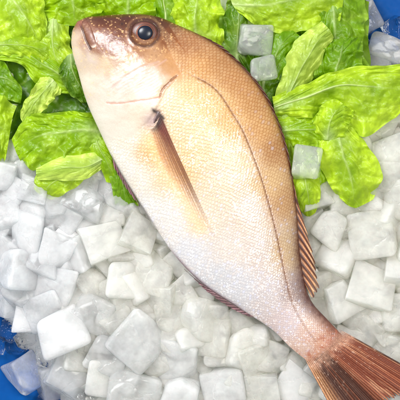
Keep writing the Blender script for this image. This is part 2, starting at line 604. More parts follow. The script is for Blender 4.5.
dm2, _ = dist_poly(X, Y, [(79, 21.5), (83, 30), (86, 40), (90.5, 49)])
colr = tint(colr, np.exp(-(dm2 / 1.5) ** 2) * 0.95, (58, 28, 22))
colr = tint(colr, np.exp(-((X - 80) ** 2 + (Y - 22) ** 2) / 16) * 0.8, (140, 84, 72))
# nostrils
for nx, ny, nr in ((122, 24, 1.5), (126.5, 26.5, 1.2)):
    colr = tint(colr, np.exp(-((X - nx) ** 2 + (Y - ny) ** 2) / nr ** 2), (48, 22, 14))
# rim round the eye socket
re = np.hypot((X - 144.3) / 14.0, (Y - 33) / 12.5) + 0.05 * vnoise(X / 5, Y / 5, 39)
colr = tint(colr, np.exp(-((re - 1.06) / 0.12) ** 2) * 0.8, (58, 28, 20))
colr = tint(colr, np.exp(-((re - 1.30) / 0.10) ** 2) * 0.14, (206, 150, 100))
# lateral line
LAT = [(187, 72), (196, 77.5), (206, 82.5), (214, 88), (222, 97), (231, 111), (241, 127), (249, 145), (256, 163), (262, 180), (267, 197), (272, 215),
       (277, 236), (281.5, 258), (287, 283), (293, 304), (304, 326), (316, 342)]
LAT = catmull(np.array(LAT, float), 70)
dl, tl = dist_poly(X, Y, LAT)
dash = 0.62 + 0.38 * np.sin(tl * 330 + 2 * vnoise(tl * 60, tl * 0, 7))
fade = smooth(0, 0.06, tl) * (1 - 0.62 * smooth(0.68, 0.95, tl))
colr = tint(colr, np.exp(-(dl / 1.05) ** 2) * (0.5 + 0.5 * dash) * fade * 0.95, (92, 52, 26))
colr = tint(colr, np.exp(-(dl / 3.0) ** 2) * 0.22 * fade, (150, 96, 50))
# dark line of the back
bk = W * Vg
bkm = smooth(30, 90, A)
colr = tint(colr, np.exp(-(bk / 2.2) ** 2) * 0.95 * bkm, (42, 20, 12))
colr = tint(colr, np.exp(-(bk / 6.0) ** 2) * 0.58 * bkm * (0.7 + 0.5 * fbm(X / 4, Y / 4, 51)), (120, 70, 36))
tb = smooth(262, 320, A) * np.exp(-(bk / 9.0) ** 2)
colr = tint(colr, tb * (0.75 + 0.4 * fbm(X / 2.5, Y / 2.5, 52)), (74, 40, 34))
# purplish streak low on the belly
be = W * (1 - Vg)
colr = tint(colr, np.exp(-(be / 2.0) ** 2) * smooth(215, 245, A) * smooth(335, 305, A) * 0.8, (98, 62, 74))
colr = tint(colr, np.exp(-(be / 1.3) ** 2) * smooth(105, 125, A) * smooth(215, 180, A) * 0.8, (70, 60, 60))
# fin root: grey bruise round the pectoral, orange wash below it
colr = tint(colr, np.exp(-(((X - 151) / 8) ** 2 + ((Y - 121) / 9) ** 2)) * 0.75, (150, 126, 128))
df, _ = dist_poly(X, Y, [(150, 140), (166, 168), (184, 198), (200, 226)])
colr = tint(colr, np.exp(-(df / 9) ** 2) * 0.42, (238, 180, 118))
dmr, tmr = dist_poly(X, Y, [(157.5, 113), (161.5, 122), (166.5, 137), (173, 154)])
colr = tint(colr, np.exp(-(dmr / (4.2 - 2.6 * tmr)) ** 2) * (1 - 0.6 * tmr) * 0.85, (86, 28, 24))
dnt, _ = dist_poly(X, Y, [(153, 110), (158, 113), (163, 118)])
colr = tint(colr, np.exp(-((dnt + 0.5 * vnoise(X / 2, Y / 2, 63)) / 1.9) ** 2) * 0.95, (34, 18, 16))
# root of the tail
rt = smooth(372, 400, A)
colr = tint(colr, rt * (0.30 + 0.6 * smooth(0.0, 0.5, fbm(X / 3, Y / 3, 61))), (150, 84, 58))

# relief
relief = np.zeros_like(X)
relief += scaled * (0.70 * (best_h - 0.5) + 0.5 * (cid - 0.5) * best_b - 0.12 * edge_line) * size[:, None] / 6
relief += 1.3 * smooth(2.5, -1.0, A - np.interp(Cc, gc[o_], ga[o_])) * smooth(0.30, 0.42, Vg) * smooth(0.9, 0.55, Vg) * smooth(15, 50, A)
relief -= 0.9 * np.exp(-(dg / 1.1) ** 2) + 0.5 * np.exp(-(dg2 / 1.2) ** 2) + 0.4 * np.exp(-(dch / 1.5) ** 2) + 1.0 * np.exp(-(dm2 / 1.1) ** 2)
relief -= 0.35 * np.exp(-(dl / 1.0) ** 2)
relief += 0.8 * np.exp(-((re - 1.12) / 0.16) ** 2) - 2.0 * smooth(1.0, 0.85, re)
relief += 0.30 * fbm(X / 6, Y / 6, 71) * (1 - scaled) + 0.45 * fbm(X / 22, Y / 22, 72)
relief += 0.12 * lines
relief *= smooth(0, 0.03, Vg) * smooth(1, 0.97, Vg) * smooth(-8.5, -3, ua)[:, None]
ZU = (Z + relief) / 1000.0 + FISH_Z
upper = PA(X, Y, ZU)
# far side of the body, lying in the ice
vl = np.linspace(1, 0, NVL + 2)[1:-1]
_, VL = np.meshgrid(np.arange(NU), vl, indexing='ij')
XL = Dx[:, None] * (1 - VL) + Vx[:, None] * VL
YL = Dy[:, None] * (1 - VL) + Vy[:, None] * VL
ZL = FISH_Z - 0.85 * T[:, None] * section(VL) / 1000.0
lower = PA(XL, YL, ZL)
ring = np.concatenate([upper, lower], 1)
cl_low = np.concatenate([colr, np.broadcast_to(lin((225, 200, 180)), XL.shape + (3,))], 1)
NV = NVU + NVL
faces = grid_faces(NU, NV, wrap_v=True)[:, ::-1]

fish = bpy.data.objects.new('sea_bream', None)
COL.objects.link(fish)
fish.location = P(200, 195, FISH_Z - 0.028)
tag(fish, 'whole pink and gold sea bream lying on its side across the ice and lettuce', 'fish')
make_mesh('body', ring, faces, M_SKIN, fish, cl_low)

flatX, flatY, flatZ = X.ravel(), Y.ravel(), ZU.ravel()


def skin_z(x, y):
    """height of the fish's upper side at a place"""
    x, y = np.atleast_1d(x).astype(float), np.atleast_1d(y).astype(float)
    out = np.empty(len(x))
    for i in range(len(x)):
        d = (flatX - x[i]) ** 2 + (flatY - y[i]) ** 2
        j = np.argpartition(d, 24)[:24]
        out[i] = flatZ[j].mean() if d[j].min() < 9 else FISH_Z
    return out


# ---- eye
ex, ey = 144.3, 33.0
ez = float(skin_z([ex - 12, ex + 12, ex, ex], [ey, ey, ey + 11, ey - 10]).mean())


def dome(name, r_x, r_y, h, z0, colfun, mat, parent, cx=ex, cy=ey, nr=40, na=96, pw=0.5):
    rr = np.linspace(0.002, 1, nr)
    aa = np.linspace(0, 2 * np.pi, na, endpoint=False)
    Rg, Ag = np.meshgrid(rr, aa, indexing='ij')
    x, y = cx + r_x * Rg * np.cos(Ag), cy + r_y * Rg * np.sin(Ag)
    z = z0 + h * (np.clip(1 - Rg**2, 0, 1)) ** pw
    c = colfun(Rg, Ag)
    o = make_mesh(name, PA(x, y, z), grid_faces(nr, na, True), mat, parent, c)
    return o


def eye_col(R, Aa):
    c = np.broadcast_to(lin((70, 32, 22)), R.shape + (3,)).copy()
    n = fbm(np.abs(Aa - np.pi) * 3 + 10, R * 5, 81)
    c = tint(c, smooth(0.75, 1.0, R), (80, 40, 30))
    c = tint(c, np.exp(-((R - 0.80) / 0.07) ** 2) * 0.6, (140, 78, 56))
    c = tint(c, np.clip(n, 0, 1) * 0.6, (176, 104, 78))
    c = tint(c, smooth(0.62, 0.50, R) * 0.9, (92, 44, 32))
    return c * 0.62


eye = dome('eye', 13.9, 12.4, 0.0042, ez - 0.0012, eye_col, M_EYE, fish)


def ring_col(R, Aa):
    c = np.broadcast_to(lin((120, 66, 44)), R.shape + (3,)).copy()
    c = tint(c, np.clip(fbm(np.abs(Aa - np.pi) * 2, R * 3, 83), 0, 1), (160, 80, 56))
    return c


iris = dome('iris', 8.6, 8.1, 0.0022, ez + 0.0022, ring_col, M_EYE, eye, ex + 0.6, ey - 0.2)
dome('pupil', 7.8, 7.3, 0.0024, ez + 0.0029, lambda R, Aa: np.zeros(R.shape + (3,)), M_PUPIL, eye, ex + 0.8, ey - 0.3)


# ---- lip: a flattened strip of jaw bone lying on the snout
def strip(name, path, widths, height, colfun, mat, parent, n=60, m=14, lift=0.0):
    p = catmull(np.array(path, float), n)
    wd = np.interp(np.linspace(0, 1, n), np.linspace(0, 1, len(widths)), widths)
    tg = np.gradient(p, axis=0)
    tg /= np.hypot(tg[:, 0], tg[:, 1])[:, None]
    nx, ny = -tg[:, 1], tg[:, 0]
    s = np.linspace(-1, 1, m)
    x = p[:, 0:1] + nx[:, None] * wd[:, None] * s
    y = p[:, 1:2] + ny[:, None] * wd[:, None] * s
    z = skin_z(x.ravel(), y.ravel()).reshape(x.shape)
    tt = np.linspace(0, 1, n)[:, None] + 0 * s
    z = z + lift - 0.0006 + height * np.sqrt(np.clip(1 - s**2, 0, 1)) * np.sin(np.pi * np.clip(tt, 0.02, 0.98)) ** 0.4
    return make_mesh(name, PA(x, y, z), grid_faces(n, m), mat, parent, colfun(tt, s + 0 * tt))


def lip_col(t, s):
    c = np.broadcast_to(lin((112, 72, 54)), t.shape + (3,)).copy()
    n = fbm(t * 14, s * 2, 91)
    c = tint(c, np.clip(n, 0, 1) * 0.7, (182, 146, 118))
    c = tint(c, smooth(0.25, 0.0, t), (96, 52, 42))
    c = tint(c, np.exp(-((np.abs(s) - 0.9) / 0.2) ** 2) * 0.6, (96, 52, 40))
    c = tint(c, smooth(0.86, 1.0, t) * 0.8, (232, 214, 196))
    return c


strip('upper_lip', [(83, 20), (87, 28), (90.5, 38), (94.5, 48)], [3.0, 4.5, 4.8, 3.2], 0.0018, lip_col, M_EYE, fish)


# ---- fins: fans of ridged rays with a membrane between
def fan(name, inner, outer, nray, z_in, z_out, colfun, n_len=90, per=9, ridge=0.0007, cover=None, ragged=0.0, seed=1, surf=False, lift=0.001, bow=0.0):
    """inner and outer are matching polylines (root edge, free edge); rays run from one to the other"""
    m = nray * per + 1
    a = catmull(np.array(inner, float), m)
    b = catmull(np.array(outer, float), m)
    q = np.linspace(0, nray, m)
    ph = q - np.floor(q)
    onray = np.abs(np.sin(np.pi * q)) ** 0.7           # 0 on the gap, 1 on the ray
    rid = np.floor(q).astype(int)
    r_len = 1 - ragged * (0.55 * hash01(rid, rid * 0, seed) + 0.75 * (1 - onray))
    t = np.linspace(0, 1, n_len)
    Tg = t[:, None] * r_len[None, :]
    x = a[None, :, 0] * (1 - Tg) + b[None, :, 0] * Tg
    y = a[None, :, 1] * (1 - Tg) + b[None, :, 1] * Tg
    if bow:
        dx, dy = b[:, 0] - a[:, 0], b[:, 1] - a[:, 1]
        x = x + bow * -dy[None, :] * Tg * (1 - Tg)
        y = y + bow * dx[None, :] * Tg * (1 - Tg)
    jit = (hash01(rid, rid * 0 + 5, seed) - 0.5) * 1.0
    x = x + jit[None, :] * Tg
    if surf:
        zi = skin_z(x[::6, ::3].ravel(), y[::6, ::3].ravel()).reshape(x[::6, ::3].shape)
        zz = np.empty_like(x)
        i_s, j_s = np.arange(0, n_len, 6), np.arange(0, m, 3)
        tmp = np.array([np.interp(np.arange(n_len), i_s, zi[:, k]) for k in range(zi.shape[1])]).T
        zz = np.array([np.interp(np.arange(m), j_s, tmp[i]) for i in range(n_len)])
        z = zz + lift
    else:
        z = z_in * (1 - Tg) + z_out * Tg + 0.003 * np.sin(q * 0.9 + seed)[None, :] * Tg ** 1.5
    z = z + ridge * (onray[None, :] - 0.5) * (0.3 + 0.7 * np.minimum(1, 3 * Tg))
    Q = np.broadcast_to(q[None, :], Tg.shape)
    O = np.broadcast_to(onray[None, :], Tg.shape)
    c = colfun(Tg, Q, O, x, y)
    cv = np.ones(Tg.shape) if cover is None else cover(Tg, Q / nray, O)
    top = PA(x, y, z)
    if surf:
        return make_mesh(name, top, grid_faces(n_len, m), M_FIN, fish, c, attrs={'cover': cv})
    # closed sheet about a millimetre thick
    bot = PA(x, y, z - 0.0009)
    n0 = n_len * m
    f = grid_faces(n_len, m)
    rim = np.concatenate([np.arange(m), np.arange(1, n_len) * m + m - 1, (n_len - 1) * m + np.arange(m - 2, -1, -1), np.arange(n_len - 2, 0, -1) * m])
    r2 = np.roll(rim, -1)
    side = np.stack([rim, r2, r2 + n0, rim + n0], -1)
    vs = np.concatenate([top.reshape(-1, 3), bot.reshape(-1, 3)])
    fs = np.concatenate([f, f[:, ::-1] + n0, side])
    return make_mesh(name, vs, fs, M_FIN, fish, np.concatenate([c.reshape(-1, 3)] * 2), attrs={'cover': np.concatenate([cv.ravel()] * 2)})


def tail_col(t, q, o, x, y):
    c = np.broadcast_to(lin((118, 56, 34)), t.shape + (3,)).copy()
    rr = hash01(np.floor(q).astype(int), np.floor(q).astype(int) * 0, 7)
    c = tint(c, 0.8 * (rr > 0.5) * o, (160, 92, 62))
    c = tint(c, 0.8 * smooth(0.55, 0.0, o), (70, 30, 18))
    fr = q / 38.0
    low = smooth(0.48, 0.62, fr) * smooth(1.02, 0.84, fr)
    c = tint(c, low * (0.86 - 0.3 * o * (rr > 0.7)), (50, 24, 14))
    c = tint(c, smooth(0.84, 0.98, fr) * 0.65 * o, (208, 160, 112))
    c = tint(c, smooth(0.07, 0.0, fr) * 0.9, (40, 18, 12))
    pale = smooth(0.2, 0.5, fbm(q * 0.9, t * 4, 95)) * (1 - low) * o
    c = tint(c, pale * 0.5, (222, 168, 128))
    c = tint(c, smooth(0.24, 0.06, t + 0.08 * fbm(x / 4, y / 4, 94)) * (0.7 + 0.5 * fbm(x / 2, y / 2, 96)), (206, 158, 132))
    spk = smooth(0.42, 0.6, fbm(x / 1.6, y / 1.6, 97)) * smooth(0.7, 0.1, t)
    c = tint(c, spk * 0.7, (236, 206, 184))
    return c


fan('tail_fin', [(336, 327), (329, 336), (322, 344), (315, 351), (303, 356)],
    [(452, 392), (424, 398), (388, 402), (380, 428), (352, 446)], 38, FISH_Z + 0.0052, FISH_Z - 0.006, tail_col, n_len=120, per=7, ridge=0.0010, cover=lambda t, fr, o: smooth(0.03, 0.16, t + 0.05 * (o - 0.5)), ragged=0.10, seed=4)


def dors_col(t, q, o, x, y):
    c = np.broadcast_to(lin((176, 120, 84)), t.shape + (3,)).copy()
    c = tint(c, smooth(0.62, 0.86, o), (70, 32, 20))
    c = tint(c, smooth(0.3, 0.0, o) * 0.5, (214, 176, 132))
    c = tint(c, smooth(0.35, 0.0, t) * 0.75, (50, 24, 16))
    c = tint(c, smooth(0.4, 0.9, t) * (1 - o) * 0.7, (226, 196, 150))
    return c


fan('dorsal_fin', [(291, 172), (294.5, 196), (296, 218), (297, 240), (299, 262), (304, 283)],
    [(296, 202), (305, 226), (312, 248), (317, 270), (320, 290), (312, 300)], 12, FISH_Z + 0.001, FISH_Z + 0.004, dors_col, n_len=80, ridge=0.0012,
    ragged=0.26, seed=9, bow=-0.10)


def fold_col(t, q, o, x, y):
    c = np.broadcast_to(lin((52, 26, 16)), t.shape + (3,)).copy()
    return tint(c, smooth(0.4, 0.9, o) * 0.5, (110, 66, 40))


# spiny front of the back fin, folded flat along the back
fan('spiny_dorsal_fin', [(192, 32.5), (214, 43.5), (240, 65), (263, 93), (280, 130), (290.5, 170)],
    [(196, 33), (222, 46.2), (248, 70.3), (270.5, 101), (285, 138.5), (294.5, 183)], 22, FISH_Z + 0.002, FISH_Z + 0.002, fold_col, n_len=14, ridge=0.0015, ragged=0.25, seed=3)


def anal_col(t, q, o, x, y):
    c = np.broadcast_to(lin((84, 50, 58)), t.shape + (3,)).copy()
    c = tint(c, smooth(0.45, 0.9, o) * 0.55, (168, 128, 130))
    c = tint(c, smooth(0.3, 0.5, fbm(x / 2, y / 2, 98)) * 0.6, (40, 24, 28))
    return c


fan('anal_fin', [(254, 317), (240, 309), (224, 299), (208, 288), (196, 279.5)],
    [(250, 317.5), (232, 309), (213, 296.5), (199, 284), (181, 266.5)], 14, FISH_Z + 0.001, FISH_Z - 0.004, anal_col, n_len=24, ridge=0.0012, ragged=0.2, seed=6)
fan('pelvic_fin', [(112, 157), (119, 170), (126, 182), (134, 195)],
    [(114, 168), (121, 181), (130, 194), (141, 209)], 8, FISH_Z, FISH_Z - 0.005, anal_col, n_len=24, ridge=0.001, ragged=0.2, seed=8)


def pec_col(t, q, o, x, y):
    fr = q / 10.0
    c = np.broadcast_to(lin((206, 142, 86)), t.shape + (3,)).copy()
    c = tint(c, smooth(0.62, 0.86, o) * (0.95 - 0.5 * fr), (84, 38, 24))
    c = tint(c, smooth(0.46, 0.04, t + 0.08 * fbm(t * 6, q, 99)) * smooth(0.95, 0.35, fr) * 0.9, (92, 22, 22))
    c = tint(c, smooth(0.10, 0.0, t) * 0.95, (40, 20, 18))
    return c


def pec_cover(t, fr, o):
    base = 0.42 * smooth(0.85, 0.3, t) + 0.85 * smooth(0.66, 0.9, o) * smooth(0.9, 0.2, fr) * (1 - 0.35 * smooth(0.3, 0.6, t))
    base = np.maximum(base, 0.95 * smooth(0.34, 0.02, t) * smooth(0.95, 0.35, fr))
    return np.clip(base, 0, 1) * (1 - 0.85 * smooth(0.55, 1.0, t)) * smooth(1.0, 0.80, fr)


fan('pectoral_fin', [(160.5, 115), (158.5, 120), (156.5, 124), (153.5, 127.5), (149, 130)],
    [(216, 236), (211, 234), (200, 224), (184, 206), (163, 182)], 10, 0, 0, pec_col, n_len=130, per=14, ridge=0.0008, cover=pec_cover, seed=12, surf=True, lift=0.0011, bow=0.015)
# fleshy root of the pectoral fin
def root_col(t, s):
    c = np.broadcast_to(lin((60, 38, 34)), t.shape + (3,)).copy()
    c = tint(c, smooth(0.2, 0.7, -s + 0.5 * vnoise(t * 5, s * 3, 5)), (150, 124, 122))
    return c


strip('fin_root', [(152, 127), (155, 120), (158.5, 114), (158, 109)], [1.5, 3.4, 2.6, 0.4], 0.0008, root_col, M_SKIN, fish)

# ------------------------------------------------------------------ lettuce
LEAF_GREEN = [(148, 196, 30), (120, 176, 18), (170, 212, 66), (98, 152, 14)]


def leaf(label, L, M_, R, tone, ruffle=3.0, blister=1.6, freq=9.0, lobes=0.10, seed=0, rib=0.55, nu=150, nv=110, edge_curl=0.0, pale=0.4, up=0.0):
    Lc, Mc, Rc = (catmull(np.array(c, float), nu) for c in (L, M_, R))
    wide = float(np.clip(np.hypot(*(Lc - Rc)[:, :2].T).mean() / 62.0, 0.3, 1.0))
    ruffle, blister = ruffle * wide, blister * (0.4 + 0.6 * wide)
    s = np.linspace(-1, 1, nv)
    Ug, S = np.meshgrid(np.linspace(0, 1, nu), s, indexing='ij')
    lob = 1 + (0.4 + 0.6 * wide) * lobes * 2.2 * (fbm(Ug * freq * 0.55 + 7 * (S > 0), Ug * 0 + seed, seed + 1, 2) + 0.08 * np.sin(Ug * freq * 2.3 + seed)) * np.abs(S) ** 1.5
    S2 = S * lob
    a, b, c = 0.5 * S2 * (S2 - 1), 1 - S2**2, 0.5 * S2 * (S2 + 1)
    Ln, Mn, Rn = Lc[:, None, :], Mc[:, None, :], Rc[:, None, :]
    # two straight halves rounded together at the rib
    lin_ = np.where(S2[..., None] < 0, Mn + (Ln - Mn) * (-S2[..., None]), Mn + (Rn - Mn) * S2[..., None])
    quad = a[..., None] * Ln + b[..., None] * Mn + c[..., None] * Rn
    Q = 0.55 * lin_ + 0.45 * quad
    x, y, z = Q[..., 0], Q[..., 1], Q[..., 2] + up
    e = np.abs(S) ** 1.6
    side = 31.7 * (S > 0)
    ruf = 1.7 * ruffle * e * (0.55 * np.sin(Ug * freq * 6.283 / 2.6 + seed + side + 1.5 * vnoise(Ug * 4, S + seed, seed)) + 0.9 * fbm(Ug * freq * 0.8 + side, S * 1.1 + seed, seed + 2, 3))
    fold = (2.5 + 3.5 * wide) * fbm(x / 22 + seed, y / 22, seed + 6, 3)
    # slanting side veins, irregular, with the leaf puffed up softly between them
    vq = (Ug - 0.42 * np.abs(S) ** 1.2) * 4.2 + 0.9 * fbm(Ug * 2.5 + side, S * 2, seed + 3, 3) + (S > 0) * 0.37
    vein = np.abs(vq - np.round(vq)) * 2
    vq2 = S * 2.2 + Ug * 3.6 + 1.6 * fbm(Ug * 4, S * 3, seed + 4, 3)
    vein2 = np.abs(vq2 - np.round(vq2)) * 2
    puff = fold + 1.25 * blister * (0.6 * smooth(0, 0.8, vein) + 1.1 * fbm(x / 10 + seed, y / 11, seed + 5, 4)) * (0.35 + 0.65 * np.minimum(1, np.abs(S) * 3))
    ribm = np.exp(-((S + 0.06 * vnoise(Ug * 3 + seed, Ug * 0, seed + 7)) / (0.07 - 0.05 * Ug)) ** 2) * rib * smooth(1.0, 0.55, Ug)
    z = z + ruf + puff + 1.6 * ribm * (1 - 0.6 * Ug) + edge_curl * np.clip(np.abs(S) - 0.7, 0, 1) ** 1.5 * 10
    sx, sy = 0.4 * ruf * np.sin(Ug * 9 + seed), 0.4 * ruf * np.cos(Ug * 8 + side)
    frill = 4.2 * np.clip((np.abs(S) - 0.55) / 0.45, 0, 1) ** 1.4 * np.sin(Ug * freq * 3.4 + 4 * vnoise(Ug * 5, side + seed, seed + 12) + side)
    z = z + frill * np.minimum(1, ruffle / 3)
    x, y = x + sx * e, y + sy * e
    base = lin(tone)
    col = np.broadcast_to(base, x.shape + (3,)).copy()
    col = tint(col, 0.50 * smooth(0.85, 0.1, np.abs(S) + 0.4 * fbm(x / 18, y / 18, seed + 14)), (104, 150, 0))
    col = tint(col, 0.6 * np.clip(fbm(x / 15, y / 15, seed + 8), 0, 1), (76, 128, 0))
    col = tint(col, 0.30 * np.clip(fbm(x / 16 + 5, y / 16, seed + 9), 0, 1), (206, 226, 92))
    col = tint(col, (1 - smooth(0.0, 0.12, vein)) * 0.32 * (1 - 0.6 * np.abs(S)), (196, 220, 110))
    col = tint(col, (1 - smooth(0.0, 0.08, vein2)) * 0.12, (190, 216, 100))
    col = tint(col, ribm * 0.85 * (1 - 0.55 * Ug), (222, 236, 170))
    col = tint(col, smooth(0.75, 1.0, np.abs(S)) * pale * 0.5, (196, 224, 104))
    col = tint(col, smooth(0.35, 0.0, Ug) * np.exp(-(S / 0.4) ** 2) * pale, (220, 236, 176))
    o = make_mesh('lettuce_leaf', PA(x, y, z / 1000.0), grid_faces(nu, nv)[:, ::-1], M_LEAF, None, col)
    tag(o, label, 'lettuce', 'lettuce leaves tucked round the fish')
    return o


G0, G1, G2, G3, G4 = (166, 204, 6), (118, 164, 0), (196, 226, 44), (72, 112, 0), (214, 234, 108)  # darker greens also paint the shade between leaves into the leaf colour
# ---- left bunch
leaf('dark lettuce leaf lying lowest in the bunch beside the fish\'s throat', [(-30, 20, 40), (-30, 80, 38), (10, 150, 38)], [(20, -20, 42), (40, 60, 40), (70, 130, 42)], [(110, -10, 40), (110, 60, 42), (112, 140, 44)], G3, 3, 2, 7, seed=1)  # dark tone puts the shade of the gaps into this leaf's colour
leaf('broad bright lettuce leaf filling the top left corner', [(-40, -10, 62), (-20, 22, 60), (4, 44, 58), (30, 62, 50)], [(-10, -30, 62), (14, 0, 66), (30, 26, 66), (42, 50, 56)], [(20, -36, 58), (42, -10, 58), (46, 18, 58), (46, 44, 54)], G2, 3.5, 2.2, 7, seed=2, pale=0.6)
leaf('lettuce leaf above the fish\'s mouth with its edge at the top of the picture', [(30, -30, 56), (42, -8, 54), (44, 8, 54), (50, 24, 50)], [(70, -34, 56), (70, -10, 60), (72, 6, 58), (76, 26, 52)], [(112, -30, 54), (108, -8, 54), (104, 6, 54), (92, 22, 52)], G0, 3, 2, 8, seed=3)
leaf('small folded lettuce leaf standing beside the tip of the fish\'s lower jaw', [(40, 26, 50), (37, 44, 54), (42, 62, 56), (56, 78, 52)], [(54, 18, 54), (52, 40, 60), (56, 58, 60), (66, 74, 54)], [(68, 24, 50), (70, 42, 54), (74, 58, 54), (76, 74, 50)], G2, 4, 1.8, 7, seed=4, pale=0.6)
leaf('long lettuce leaf sweeping from the left edge to under the fish\'s chin', [(90, 94, 48), (62, 93, 54), (36, 83, 56), (14, 62, 58), (-26, 62, 56)], [(96, 92, 50), (72, 82, 60), (46, 66, 62), (22, 52, 62), (-20, 44, 58)], [(92, 76, 48), (72, 60, 54), (48, 50, 54), (22, 36, 54), (-16, 24, 52)], G0, 3.5, 2.0, 8, seed=5, pale=0.6)
leaf('bright tongue of lettuce hanging down between two darker leaves', [(46, 72, 54), (36, 84, 62), (24, 100, 64), (20, 118, 58)], [(54, 80, 58), (44, 92, 66), (32, 106, 66), (24, 124, 58)], [(62, 90, 54), (54, 102, 60), (42, 112, 60), (28, 126, 55)], G4, 7, 2.4, 8, lobes=0.2, seed=6, pale=0.5)
leaf('dark green lettuce leaf curling at the left edge of the picture', [(-30, 60, 54), (-10, 58, 58), (4, 62, 58), (10, 74, 54)], [(-28, 78, 54), (-8, 76, 60), (8, 80, 60), (22, 88, 54)], [(-30, 96, 50), (-12, 96, 52), (2, 98, 54), (20, 104, 50)], G1, 3, 1.6, 7, seed=7)
leaf('bright lettuce leaf at the left edge just above the ice', [(-40, 96, 52), (-18, 92, 58), (0, 94, 60), (14, 108, 54)], [(-40, 122, 54), (-18, 122, 62), (-2, 126, 62), (10, 132, 56)], [(-40, 160, 50), (-22, 166, 54), (-6, 166, 54), (6, 160, 50)], G2, 3.5, 2, 7, seed=8, pale=0.7)
leaf('big blistered lettuce leaf beside the fish\'s throat', [(98, 112, 50), (72, 110, 58), (44, 114, 60), (24, 119, 56), (12, 140, 48)], [(112, 132, 50), (84, 128, 62), (56, 132, 64), (34, 138, 60), (16, 152, 50)], [(114, 166, 48), (90, 164, 56), (62, 166, 56), (38, 168, 54), (22, 164, 48)], G0, 3.5, 2.6, 9, up=6, seed=9, pale=0.4)
leaf('pale curled lettuce edge folded over the lowest leaf tip', [(104, 150, 56), (86, 154, 62), (62, 156, 64), (36, 168, 60)], [(106, 158, 58), (86, 166, 68), (62, 168, 70), (36, 174, 62)], [(104, 168, 54), (86, 178, 62), (64, 180, 64), (38, 180, 58)], G4, 2.2, 1.3, 6, up=6, seed=10, pale=0.8)
leaf('lowest lettuce leaf tip resting on the ice below the left bunch', [(66, 158, 52), (48, 164, 56), (36, 176, 54), (34, 190, 48)], [(76, 166, 54), (62, 176, 60), (50, 186, 58), (42, 196, 48)], [(90, 172, 50), (78, 186, 54), (66, 194, 52), (50, 200, 46)], G2, 2.2, 1.4, 6, up=6, seed=11, pale=0.7)
leaf('narrow lettuce leaf pressed against the fish\'s belly', [(84, 138, 54), (88, 150, 58), (98, 164, 56), (106, 182, 50)], [(94, 136, 58), (100, 150, 62), (108, 164, 60), (114, 184, 52)], [(106, 138, 56), (112, 152, 58), (118, 166, 56), (120, 186, 52)], G0, 2, 1.6, 6, up=6, seed=12)
leaf('dark lettuce leaf tip poking out under the belly by the ice', [(100, 152, 52), (108, 170, 54), (112, 188, 52), (114, 204, 46)], [(114, 150, 54), (120, 170, 58), (124, 190, 56), (126, 206, 48)], [(126, 154, 52), (130, 172, 54), (136, 192, 52), (138, 206, 46)], G1, 2, 1.6, 6, up=6, seed=13)
# ---- behind the head
leaf('lettuce leaf seen over the fish\'s forehead', [(88, 30, 46), (94, 10, 52), (100, -14, 54), (110, -40, 50)], [(124, 36, 48), (126, 12, 54), (128, -10, 58), (132, -40, 52)], [(160, 34, 46), (160, 10, 50), (158, -10, 54), (156, -40, 50)], G0, 3.5, 2.2, 7, seed=14)
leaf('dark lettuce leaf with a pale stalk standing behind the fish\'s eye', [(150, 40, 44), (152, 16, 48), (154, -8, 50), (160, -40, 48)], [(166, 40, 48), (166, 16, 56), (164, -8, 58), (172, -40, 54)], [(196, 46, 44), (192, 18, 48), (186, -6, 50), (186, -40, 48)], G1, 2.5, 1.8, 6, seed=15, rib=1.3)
leaf('bright lettuce leaf rising behind the fish\'s nape', [(176, 54, 44), (170, 24, 54), (172, 2, 58), (176, -30, 54)], [(200, 56, 46), (196, 24, 60), (196, 0, 64), (200, -30, 58)], [(232, 60, 44), (226, 26, 52), (222, 2, 54), (222, -30, 52)], G2, 4, 2.4, 8, seed=16, pale=0.6)
# ---- right bunch
leaf('wide dark lettuce leaf at the bottom of the bunch behind the fish\'s back', [(196, 50, 30), (220, 20, 32), (250, -30, 38)], [(268, 110, 38), (280, 50, 42), (310, -20, 40)], [(310, 150, 36), (356, 90, 38), (364, 0, 38)], G1, 4, 2.2, 8, seed=17)
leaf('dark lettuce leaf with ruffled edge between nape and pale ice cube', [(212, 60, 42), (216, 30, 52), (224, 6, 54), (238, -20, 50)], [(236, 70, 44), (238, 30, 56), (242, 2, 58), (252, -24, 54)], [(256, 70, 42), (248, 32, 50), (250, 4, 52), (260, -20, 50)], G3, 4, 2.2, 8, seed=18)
leaf('bright lettuce leaf spread along the top behind the fish\'s back', [(228, -14, 56), (250, -26, 56), (290, -40, 54), (340, -30, 52)], [(232, 4, 58), (262, 4, 66), (300, -2, 66), (344, -6, 56)], [(240, 14, 52), (266, 30, 56), (304, 32, 56), (340, 20, 52)], G2, 3.5, 2.2, 8, seed=19, pale=0.5)
leaf('frilly yellow-green lettuce leaf edge facing the blue corner', [(300, -24, 50), (302, 16, 52), (306, 50, 52), (316, 96, 48)], [(330, -30, 54), (334, 12, 60), (336, 46, 60), (332, 90, 52)], [(352, -34, 48), (364, 6, 48), (368, 44, 48), (362, 86, 46)], (124, 168, 8), 4.5, 2.6, 10, lobes=0.14, seed=20)
leaf('pale upright lettuce leaf curling over beside the fish\'s back', [(270, 118, 52), (279, 86, 60), (287, 58, 66), (300, 36, 70), (322, 22, 70)], [(282, 110, 56), (294, 84, 66), (306, 60, 74), (318, 40, 78), (330, 30, 74)], [(290, 108, 52), (304, 92, 56), (316, 72, 60), (326, 52, 64), (334, 38, 66)], G4, 5.0, 2.6, 9, lobes=0.13, seed=21, pale=0.6, rib=0.7)
leaf('shaded lettuce leaf folded behind the pale upright one', [(258, 80, 46), (258, 60, 52), (262, 40, 56), (274, 26, 54)], [(270, 110, 46), (270, 76, 56), (278, 50, 60), (292, 30, 58)], [(282, 112, 44), (286, 84, 52), (292, 60, 56), (304, 40, 56)], G1, 2.5, 1.8, 7, seed=22)  # shade behind the upright leaf is put into the darker tone
